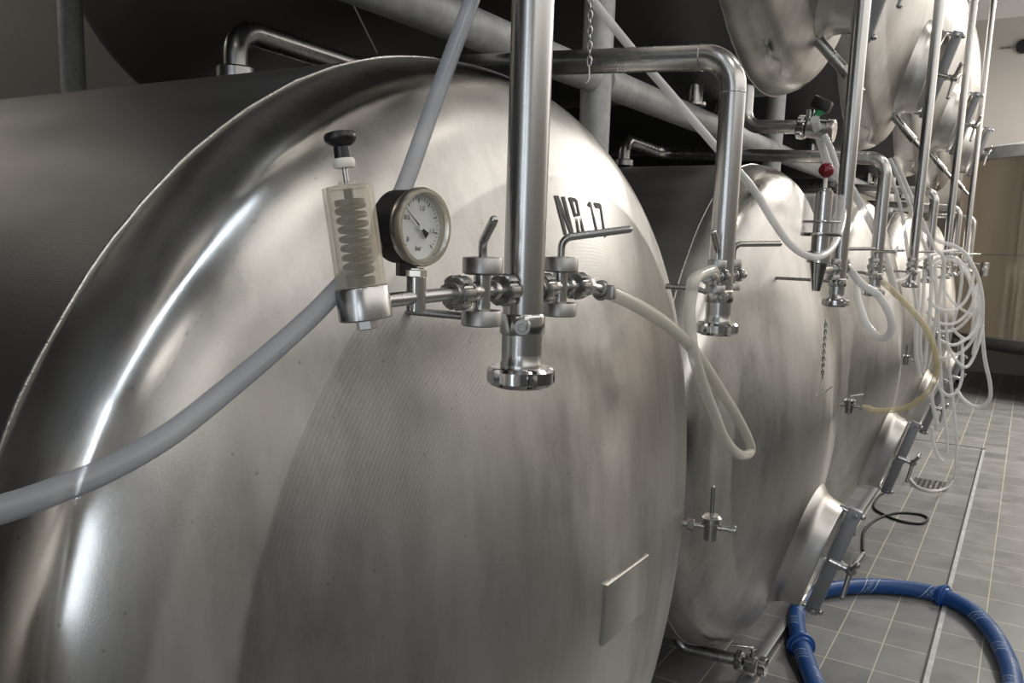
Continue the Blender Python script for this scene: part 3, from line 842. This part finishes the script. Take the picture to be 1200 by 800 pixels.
# bottom outlets on the floor side
olab = [None, 'outlet valve lying low under the second bottom tank, beside the blue hose', 'outlet valve low under the third bottom tank, black cable attached', 'outlet valve low under the fourth bottom tank']
for k in (1, 2, 3):
    x = 3.42 + (k - 1) * DX; y = .83; z = .085
    t = thing('outlet_valve', olab[k], 'valve', (x, y, 0), 'outlet valves under the bottom tanks')
    mb = MB(); mb.tube(fillet([(x - .03, 1.16, ZL - R - .001), (x - .03, 1.14, z), (x, y + .06, z)], .05), .026, 24); obj('outlet_pipe', mb, M_pipe, t)
    mb = MB(); mb.nut((x, y + .055, z), (0, 1, 0), .043, .03, .02, 6, .13); obj('union_nut', mb, M_valve, t)
    mb = MB(); mb.cyl((x, y + .03, z), (x, y - .02, z), .036, 28); mb.cyl((x, y, z), (x, y, z + .055), .011, 16); obj('valve_body', mb, M_valve, t)
    mb = MB(); mb.nut((x, y - .045, z), (0, 1, 0), .043, .03, 0, 6, .13); obj('end_nut', mb, M_bright, t)
    mb = MB(); mb.tube(fillet([(x, y, z + .05), (x, y, z + .072), (x - .03, y + .085, z + .075)], .012), .0075, 12); mb.cyl((x, y, z + .05), (x, y, z + .07), .013, 16); obj('lever', mb, M_bright, t)

# valve with green lever under the nearest top dome
t = thing('butterfly_valve', 'valve with green and black lever under the nearest top dome', 'valve', at(945, 160, x=3.40))
xg = 3.40; pe = at(893, 120, x=xg); pa = at(900, 147, x=xg); pb = at(936, 149, x=xg); pc = at(948, 151, x=xg); pd = at(978, 154, x=xg)
mb = MB(); mb.tube(fillet([V((xg, pe.y + .06, ZU - R + .01)), V((xg, pe.y + .06, pa.z)), pb], .06), .026, 24); obj('drop_pipe', mb, M_pipe, t)
dirv = (pb - pa).normalized()
mb = MB(); mb.nut(pb + dirv * .012, dirv, .045, .032, .02, 6, .13); obj('union_nut', mb, M_bright, t)
mb = MB(); mb.cyl(pb + dirv * .03, pd, .036, 28); mb.cyl(pd - dirv * .03, pd, .043, 28); mb.cyl(pc, pc + V((0, 0, .07)), .016, 18); obj('valve_body', mb, M_valve, t)
g0 = at(956, 141, x=xg - .03); g1 = at(957, 133, x=xg - .03); g2 = at(966, 129, x=xg - .03)
mb = MB(); mb.tube(fillet([g0, g1, g2], .02), [.012] * 12, 14); obj('green_lever', mb, M_green, t)
h0 = at(953, 118, x=xg - .02); h1 = at(973, 127, x=xg - .02); hd = (h1 - h0)
rot = Matrix((hd.normalized(), V((1, 0, 0)), hd.normalized().cross(V((1, 0, 0))))).transposed()
mb = MB(); mb.box((h0 + h1) / 2, (hd.length, .05, .045), rot, .008); obj('black_grip', mb, M_black, t)

# ------------------------------------------------------------------ hoses
def path_y(px, y0, y1=None):
    y1 = y0 if y1 is None else y1; n = len(px)
    return [at(u, v, y=y0 + (y1 - y0) * i / max(n - 1, 1)) for i, (u, v) in enumerate(px)]


def path_x(px, x0, x1=None):
    x1 = x0 if x1 is None else x1; n = len(px)
    return [at(u, v, x=x0 + (x1 - x0) * i / max(n - 1, 1)) for i, (u, v) in enumerate(px)]


def hose(name, pts, r, mat, label, cat='hose', group=None, n=14, sub=8):
    mb = MB(); mb.tube(smooth(pts, sub), r, n)
    b = min(pts, key=lambda q: q.z)
    o = obj(name, mb, mat, None, b); return tag(o, label, cat, group)


hose('beer_hose', path_y([(575, -60), (553, 0), (527, 70), (500, 145), (472, 222), (440, 285), (385, 350), (330, 402), (270, 453), (200, 508), (130, 548), (60, 577), (0, 597), (-70, 615)], .62, .55), .0098, M_hosegrey,
     'grey translucent hose sweeping across the NR 17 tank behind the gauge', n=18)
hose('beer_hose', [at(u, v, x=x_) for u, v, x_ in [(640, -70, 1.75), (690, -5, 1.85), (740, 57, 1.95), (790, 115, 2.05), (840, 173, 2.15), (880, 218, 2.25), (908, 262, 2.35), (926, 286, 2.42), (945, 299, 2.5), (962, 300, 2.58), (976, 289, 2.72), (986, 266, 2.92), (989, 238, 3.10), (984, 210, 3.24), (976, 180, 3.27), (966, 158, 3.27)]], .0105, M_hose,
     'long clear hose drooping from the top to the sight glass', n=16)
hose('beer_hose', path_x([(955, 140), (960, 160), (972, 195), (990, 210), (1006, 235), (1025, 270), (1040, 310), (1050, 345)], 3.30, 4.2), .016, M_hose,
     'clear hose hanging from the green-levered valve, crossing behind the vertical pipe', n=16)
pv = V((XO + .225, YP, ZV - .006))
hose('beer_hose', [pv, pv + V((.03, 0, -.006))] + path_y([(745, 357), (785, 383), (815, 413), (843, 455), (866, 492), (879, 520), (878, 531), (866, 532), (850, 515), (836, 482), (823, 448), (812, 410), (808, 370), (810, 345), (815, 326)], .555, .545)
     + [V((XE - .095, YP - .012, ZV + .014)), V((XE - .075, YP - .01, ZV))], .0118, M_hosecream, 'cream hose looping from the right foreground valve to the next pipe', n=16)
x = XO + DX
hose('beer_hose', [V((x + .14, YP, ZV)), V((x + .16, YP - .005, ZV))] + path_x([(1010, 333), (1028, 345), (1041, 365), (1045, 383), (1039, 395), (1028, 394), (1016, 380), (1008, 360), (1004, 342), (1006, 328)], 3.3, 3.72), .0145, M_hose,
     'white hose bent in a tight loop right of the sight glass', n=16)
_b = dome_pt(.652, -.055, 1, 'std', ZL, -.005); _n = V((.05, -1, 0)).normalized()
hose('beer_hose', path_x([(1028, 324), (1040, 335), (1060, 354), (1080, 377), (1092, 400), (1098, 424), (1096, 442), (1088, 458), (1074, 471), (1056, 479)], 3.92, 4.19) + [_b + _n * .20 + V((0, 0, -.008)), _b + _n * .155, _b + _n * .13], .013, M_hoseyel,
     'yellowed hose curving down to the sampling cock of the second bottom tank', n=16)
# the tangle of spare hoses
GRP = 'white hoses in the hanging tangle'
LBL = 'white translucent hose among the tangle hanging before the far tanks'
T1 = [([(1043, 186), (1056, 215), (1068, 245), (1080, 278), (1090, 306), (1091, 345), (1087, 395), (1083, 432)], 5.2, 5.9, .0145),
      ([(1049, 184), (1062, 216), (1080, 256), (1094, 287), (1106, 306), (1100, 350), (1093, 400)], 5.4, 6.2, .0145),
      ([(1041, 196), (1050, 224), (1058, 255), (1063, 290), (1068, 320), (1074, 360), (1074, 410), (1078, 438)], 5.0, 5.6, .0135),
      ([(1066, 248), (1082, 268), (1100, 282), (1118, 288), (1132, 298), (1145, 322), (1151, 350), (1151, 385), (1154, 420), (1160, 448), (1160, 466), (1151, 476), (1139, 475), (1128, 467), (1121, 456)], 6.0, 6.6, .0165),
      ([(1030, 331), (1044, 330), (1058, 327), (1067, 318), (1077, 305), (1100, 296), (1127, 292)], 4.1, 6.4, .014),
      ([(1088, 350), (1097, 360), (1112, 364), (1124, 360), (1135, 345), (1142, 318)], 6.0, 6.3, .0135),
      ([(1086, 365), (1096, 376), (1110, 380), (1124, 376), (1138, 360), (1146, 332)], 6.1, 6.4, .0135),
      ([(1089, 380), (1100, 387), (1112, 388), (1126, 382), (1140, 365), (1148, 345)], 6.2, 6.5, .0135),
      ([(1101, 398), (1115, 404), (1128, 400), (1141, 388), (1149, 362)], 6.0, 6.3, .0135),
      ([(1098, 418), (1110, 419), (1124, 414), (1137, 402), (1148, 378), (1149, 350)], 6.1, 6.4, .0135),
      ([(1105, 336), (1115, 352), (1128, 363), (1142, 371)], 6.3, 6.4, .013),
      ([(1108, 400), (1119, 420), (1130, 430), (1138, 424), (1146, 405), (1152, 380)], 6.0, 6.3, .0135),
      ([(1115, 384), (1124, 393), (1133, 397), (1141, 390), (1147, 368), (1147, 340)], 6.2, 6.3, .013),
      ([(1077, 318), (1076, 350), (1073, 385), (1074, 420), (1079, 442)], 5.7, 5.8, .0145),
      ([(1083, 316), (1082, 350), (1078, 400), (1082, 436)], 5.9, 6.0, .0145),
      ([(1096, 308), (1098, 345), (1101, 400), (1104, 460), (1109, 505), (1110, 530)], 6.1, 6.3, .013),
      ([(1107, 306), (1107, 345), (1111, 410), (1116, 462), (1121, 512), (1120, 540)], 6.2, 6.5, .013),
      ([(1085, 318), (1096, 305), (1110, 301), (1122, 304), (1127, 318), (1125, 345), (1117, 380)], 6.2, 6.3, .0135),
      ([(1090, 330), (1099, 309), (1114, 304), (1128, 313), (1137, 332), (1142, 360), (1138, 395)], 6.3, 6.4, .0135),
      ([(1098, 440), (1101, 455), (1111, 463), (1121, 459), (1127, 444), (1128, 420), (1127, 395)], 6.0, 6.2, .0135),
      ([(1120, 300), (1134, 318), (1143, 345), (1146, 380), (1140, 415)], 6.5, 6.6, .0135),
      ([(1096, 448), (1092, 462), (1095, 484), (1099, 497)], 6.0, 6.1, .016)]
for px, xa, xb, r in T1:
    hose('spare_hose', path_x(px, xa, xb), r * .76, M_hose, LBL, 'hose', GRP, 10, 6)
hose('floor_hose', path_x([(1092, 500), (1094, 520), (1100, 535), (1105, 541)], 6.3) , .012, M_hose, 'short white hose end hanging above the cross drain', n=10)

hose('floor_hose', [at(u, v, z=.012) for u, v in [(1066, 560), (1075, 570), (1092, 575), (1108, 572), (1117, 562)]] + path_x([(1121, 540), (1121, 512)], 7.2, 6.9), .011, M_hose, 'white hose end curving down onto the floor grate', n=10)

# blue suction hose on the floor
t = thing('suction_hose', 'thick blue hose curled on the tiled floor', 'hose', at(935, 740, z=0))
bp_ = [at(u, v, z=.043) for u, v in [(975, 860), (960, 815), (948, 783), (937, 750), (933, 724), (940, 706), (960, 693), (1000, 687), (1040, 687), (1075, 691), (1105, 698), (1138, 715), (1163, 741), (1180, 773), (1188, 806), (1186, 850)]]
path = smooth(bp_, 14)
mb = MB(); mb.tube(path, .0405, 28); hs = obj('hose_body', mb, M_blue, t)
for (u, v) in ((1103, 698), (939, 756)):
    q = at(u, v, z=.043); i = min(range(len(path)), key=lambda j: (path[j] - q).length); d = (path[min(i + 1, len(path) - 1)] - path[i - 1]).normalized()
    mb = MB(); mb.lathe([(.040, -.028), (.050, -.024), (.052, -.006), (.062, -.004), (.0635, .008), (.058, .014), (.050, .014), (.046, .028), (.040, .030)], path[i], d, 36); obj('bumper_ring', mb, M_bluering, t)
hose('black_cable', [at(u, v, z=.009) for u, v in [(1011, 645), (1013, 622), (1028, 608), (1050, 601), (1075, 602), (1087, 607), (1080, 613), (1058, 611), (1036, 603), (1024, 594), (1029, 582), (1041, 573), (1046, 562)]], .009, M_rubber, 'black cable looped on the tiles below the third bottom tank', 'cable', n=10)
hose('black_cable', [at(u, v, z=.010) for u, v in [(927, 722), (922, 742), (924, 766), (935, 790), (945, 815)]], .009, M_rubber, 'black cable lying along the left side of the blue hose', 'cable', n=10)
hose('thin_cable', [at(404, -15, y=1.35), at(425, 28, y=1.4), at(442, 62, y=1.45)], .0018, M_white, 'thin pale wire slanting down above the NR 17 tank', 'wire', n=8)

# ------------------------------------------------------------------ chains
def chain(pa, pb, nl, wire, label, hook=None):
    t = thing('link_chain', label, 'chain', pb); d = (pb - pa); L = d.length / nl; d.normalize()
    for i in range(nl):
        c = pa + d * (L * (i + .5)); a = V((.52, -.85, 0)) if i % 2 else V((.75, .45, 0)); a = (a - d * a.dot(d)).normalized()
        hl, hw = L * .5 + wire * .8, L * .30
        pts = []
        for q in range(20):
            g_ = 2 * PI * q / 20; pts.append(c + a * (math.cos(g_) * hw) + d * (math.copysign(abs(math.sin(g_)) ** .6, math.sin(g_)) * hl))
        mb = MB(); mb.tube(pts, wire, 8, closed=True); obj('link', mb, M_bright, t)
    if hook:
        mb = MB(); mb.tube(smooth(hook, 6), wire, 8); obj('hook', mb, M_valve, t)


c0, c1 = at(692, -14, y=.82), at(690.5, 76, y=.82)
chain(c0, c1, 10, .0020, 'steel chain hanging before the upper horizontal pipe', [c1, at(690.5, 84, y=.82), at(690, 92, y=.82), at(687, 97, y=.82)])
c0, c1 = at(968, 375, x=2.90), at(964, 438, x=2.90)
chain(c0, c1, 16, .0022, 'steel chain hanging under the sight-glass pipe', [c1, at(963, 446, x=2.90), at(960, 455, x=2.88), at(957, 466, x=2.86), at(975, 453, x=2.90)])

# ------------------------------------------------------------------ floor fittings
t = thing('slot_drain', 'narrow steel slot drain running along and across the tiled floor', 'drain', (6, .2, 0))
mb = MB(); mb.box((5.9, .195, .002), (6.3, .022, .004)); mb.box((9.05, .5, .002), (.03, .63, .004)); obj('steel_edge', mb, M_galv, t)
mb = MB(); mb.box((5.9, .212, .0025), (6.3, .010, .005)); mb.box((9.08, .5, .0025), (.035, .63, .005)); obj('dark_slot', mb, M_rubber, t)
t = thing('floor_grate', 'square slotted drain grate set in the tiles', 'grate', (7.35, .51, 0))
mb = MB(); mb.box((7.35, .51, .0015), (.30, .23, .003)); obj('grate_well', mb, M_rubber, t)
mb = MB()
for s in (-1, 1): mb.box((7.35 + s * .145, .51, .004), (.014, .24, .008)); mb.box((7.35, .51 + s * .113, .004), (.30, .014, .008))
obj('grate_frame', mb, M_valve, t)
for i in range(6):
    mb = MB(); mb.box((7.35, .51 - .092 + i * .037, .0045), (.28, .015, .007)); obj('grate_bar', mb, M_valve, t)
mb = MB(); mb.box((7.2, .845, .0175), (9.6, .05, .035), None, .004)
tag(obj('kerb_rail', mb, M_dull, None, (7.2, .845, 0)), 'low steel rail on the floor along the front of the bottom tanks', 'rail')

# ------------------------------------------------------------------ far standing tank and wall
fc = V((13.45, -.62, 0)); fr = 1.55
t = thing('standing_tank', 'tall bronze-lit cylindrical steel tank at the right end of the aisle', 'tank', (fc.x, fc.y, 0))
mb = MB(); mb.lathe([(fr, .80), (fr, 1.6), (fr, 2.3), (fr, 3.04)], fc, (0, 0, 1), 120); obj('tank_wall', mb, M_bronze, t)
mb = MB(); mb.lathe([(fr, 3.02), (fr + .05, 3.03), (fr + .05, 3.17), (fr + .03, 3.18), (fr * .5, 3.34), (0, 3.38)], fc, (0, 0, 1), 96); obj('tank_lid', mb, M_galv, t)
mb = MB(); mb.ring(fc + V((0, 0, 1.84)), (0, 0, 1), fr, .006, 120, 6); mb.ring(fc + V((0, 0, .81)), (0, 0, 1), fr, .010, 120, 6); obj('weld_seam', mb, M_weld, t)
mb = MB(); mb.lathe([(fr - .005, .80), (fr * .95, .70), (fr * .8, .60), (fr * .4, .52), (0, .50)], fc, (0, 0, 1), 96); obj('dished_bottom', mb, M_shell, t)
for i in range(4):
    a = math.radians(180 - 12 + 90 * i); q = fc + V((math.cos(a), math.sin(a), 0)) * (fr * .92)
    mb = MB(); mb.cyl(q + V((0, 0, .06)), q + V((0, 0, .74)), .055, 22); lg = obj('leg', mb, M_valve, t)
    mb = MB(); mb.cyl(q, q + V((0, 0, .07)), .10, 24); obj('rubber_foot', mb, M_rubber, lg)
q = at(1154, 315, x=fc.x - 1.45)
t = thing('drain_cock', 'small dark cock on the standing tank beside the hanging hoses', 'valve', q)
mb = MB(); mb.cyl(q + V((.02, 0, 0)), q - V((.12, 0, 0)), .03, 16); mb.cyl(q + V((-.06, 0, -.09)), q + V((-.06, 0, .08)), .05, 18); obj('cock_body', mb, M_cast, t)
mb = MB(); mb.cyl(q + V((-.06, 0, .05)), q + V((-.06, .22, .08)), .012, 10); obj('lever', mb, M_valve, t)
q = at(1200, 55, x=X1)
t = thing('wall_knob', 'black round fitting on the pale end wall', 'fitting', q)
mb = MB(); mb.cyl(q, q - V((.10, 0, 0)), .10, 24); obj('knob_body', mb, M_black, t)
mb = MB(); mb.cyl(q + V((-.05, .08, 0)), q + V((-.05, .30, 0)), .015, 10); obj('side_pin', mb, M_valve, t)

# ------------------------------------------------------------------ light
def area(name, loc, sx, sy, power, col, rot=(0, 0, 0)):
    l = bpy.data.lights.new(name, 'AREA'); l.shape = 'RECTANGLE'; l.size = sx; l.size_y = sy; l.energy = power; l.color = col
    o = bpy.data.objects.new(name, l); COL.objects.link(o); o.location = loc; o.rotation_euler = rot
    return o


WARM = (1.0, .95, .885); COOL = (.80, .90, 1.0)
for i, x in enumerate((-2.6, .6, 3.8, 7.0, 9.6, 11.6)):
    area('ceiling_tube', (x, -1.2, ZC - .80), 1.5, .10, (6 if x < 0 else 12) if x < 9 else 120, WARM)
area('back_fill', (1.0, 5.6, 4.6), 2.4, .5, 30, WARM, (PI / 2, 0, 0))  # unseen fill light added to brighten the back wall
area('clerestory_window', (5.5, Y0 + .04, 4.1), 17.0, 2.2, 118, (1.0, .97, .925), (PI / 2, 0, 0))
area('window_daylight', (X0 + .06, -1.5, 2.2), 1.9, 1.4, 18, COOL, (0, -PI / 2, 0))
area('door_daylight', (X0 + .06, .25, 2.9), 5.2, .15, 26, COOL, (0, -PI / 2, 0))
area('side_tube', (-2.2, .22, ZC - .5), 4.6, .07, 12, COOL)
w = bpy.data.worlds.new('world'); S.world = w; w.use_nodes = True
w.node_tree.nodes['Background'].inputs[0].default_value = (.8, .8, .8, 1); w.node_tree.nodes['Background'].inputs[1].default_value = .15

# ------------------------------------------------------------------ camera
cd = bpy.data.cameras.new('camera'); cam = bpy.data.objects.new('camera', cd); COL.objects.link(cam)
cd.sensor_fit = 'HORIZONTAL'; cd.sensor_width = 36; cd.lens = F / 1200 * 36; cd.shift_y = (CY - 400) / 1200; cd.clip_start = .02
Mx = Matrix.Identity(4)
for i in range(3):
    Mx[i][0], Mx[i][1], Mx[i][2], Mx[i][3] = RT[i], UP[i], -FW[i], CAM[i]
cam.matrix_world = Mx
S.camera = cam
S.view_settings.view_transform = 'Standard'; S.view_settings.look = 'None'; S.view_settings.gamma = 1; S.view_settings.use_curve_mapping = False
S.view_settings.exposure = 0.62
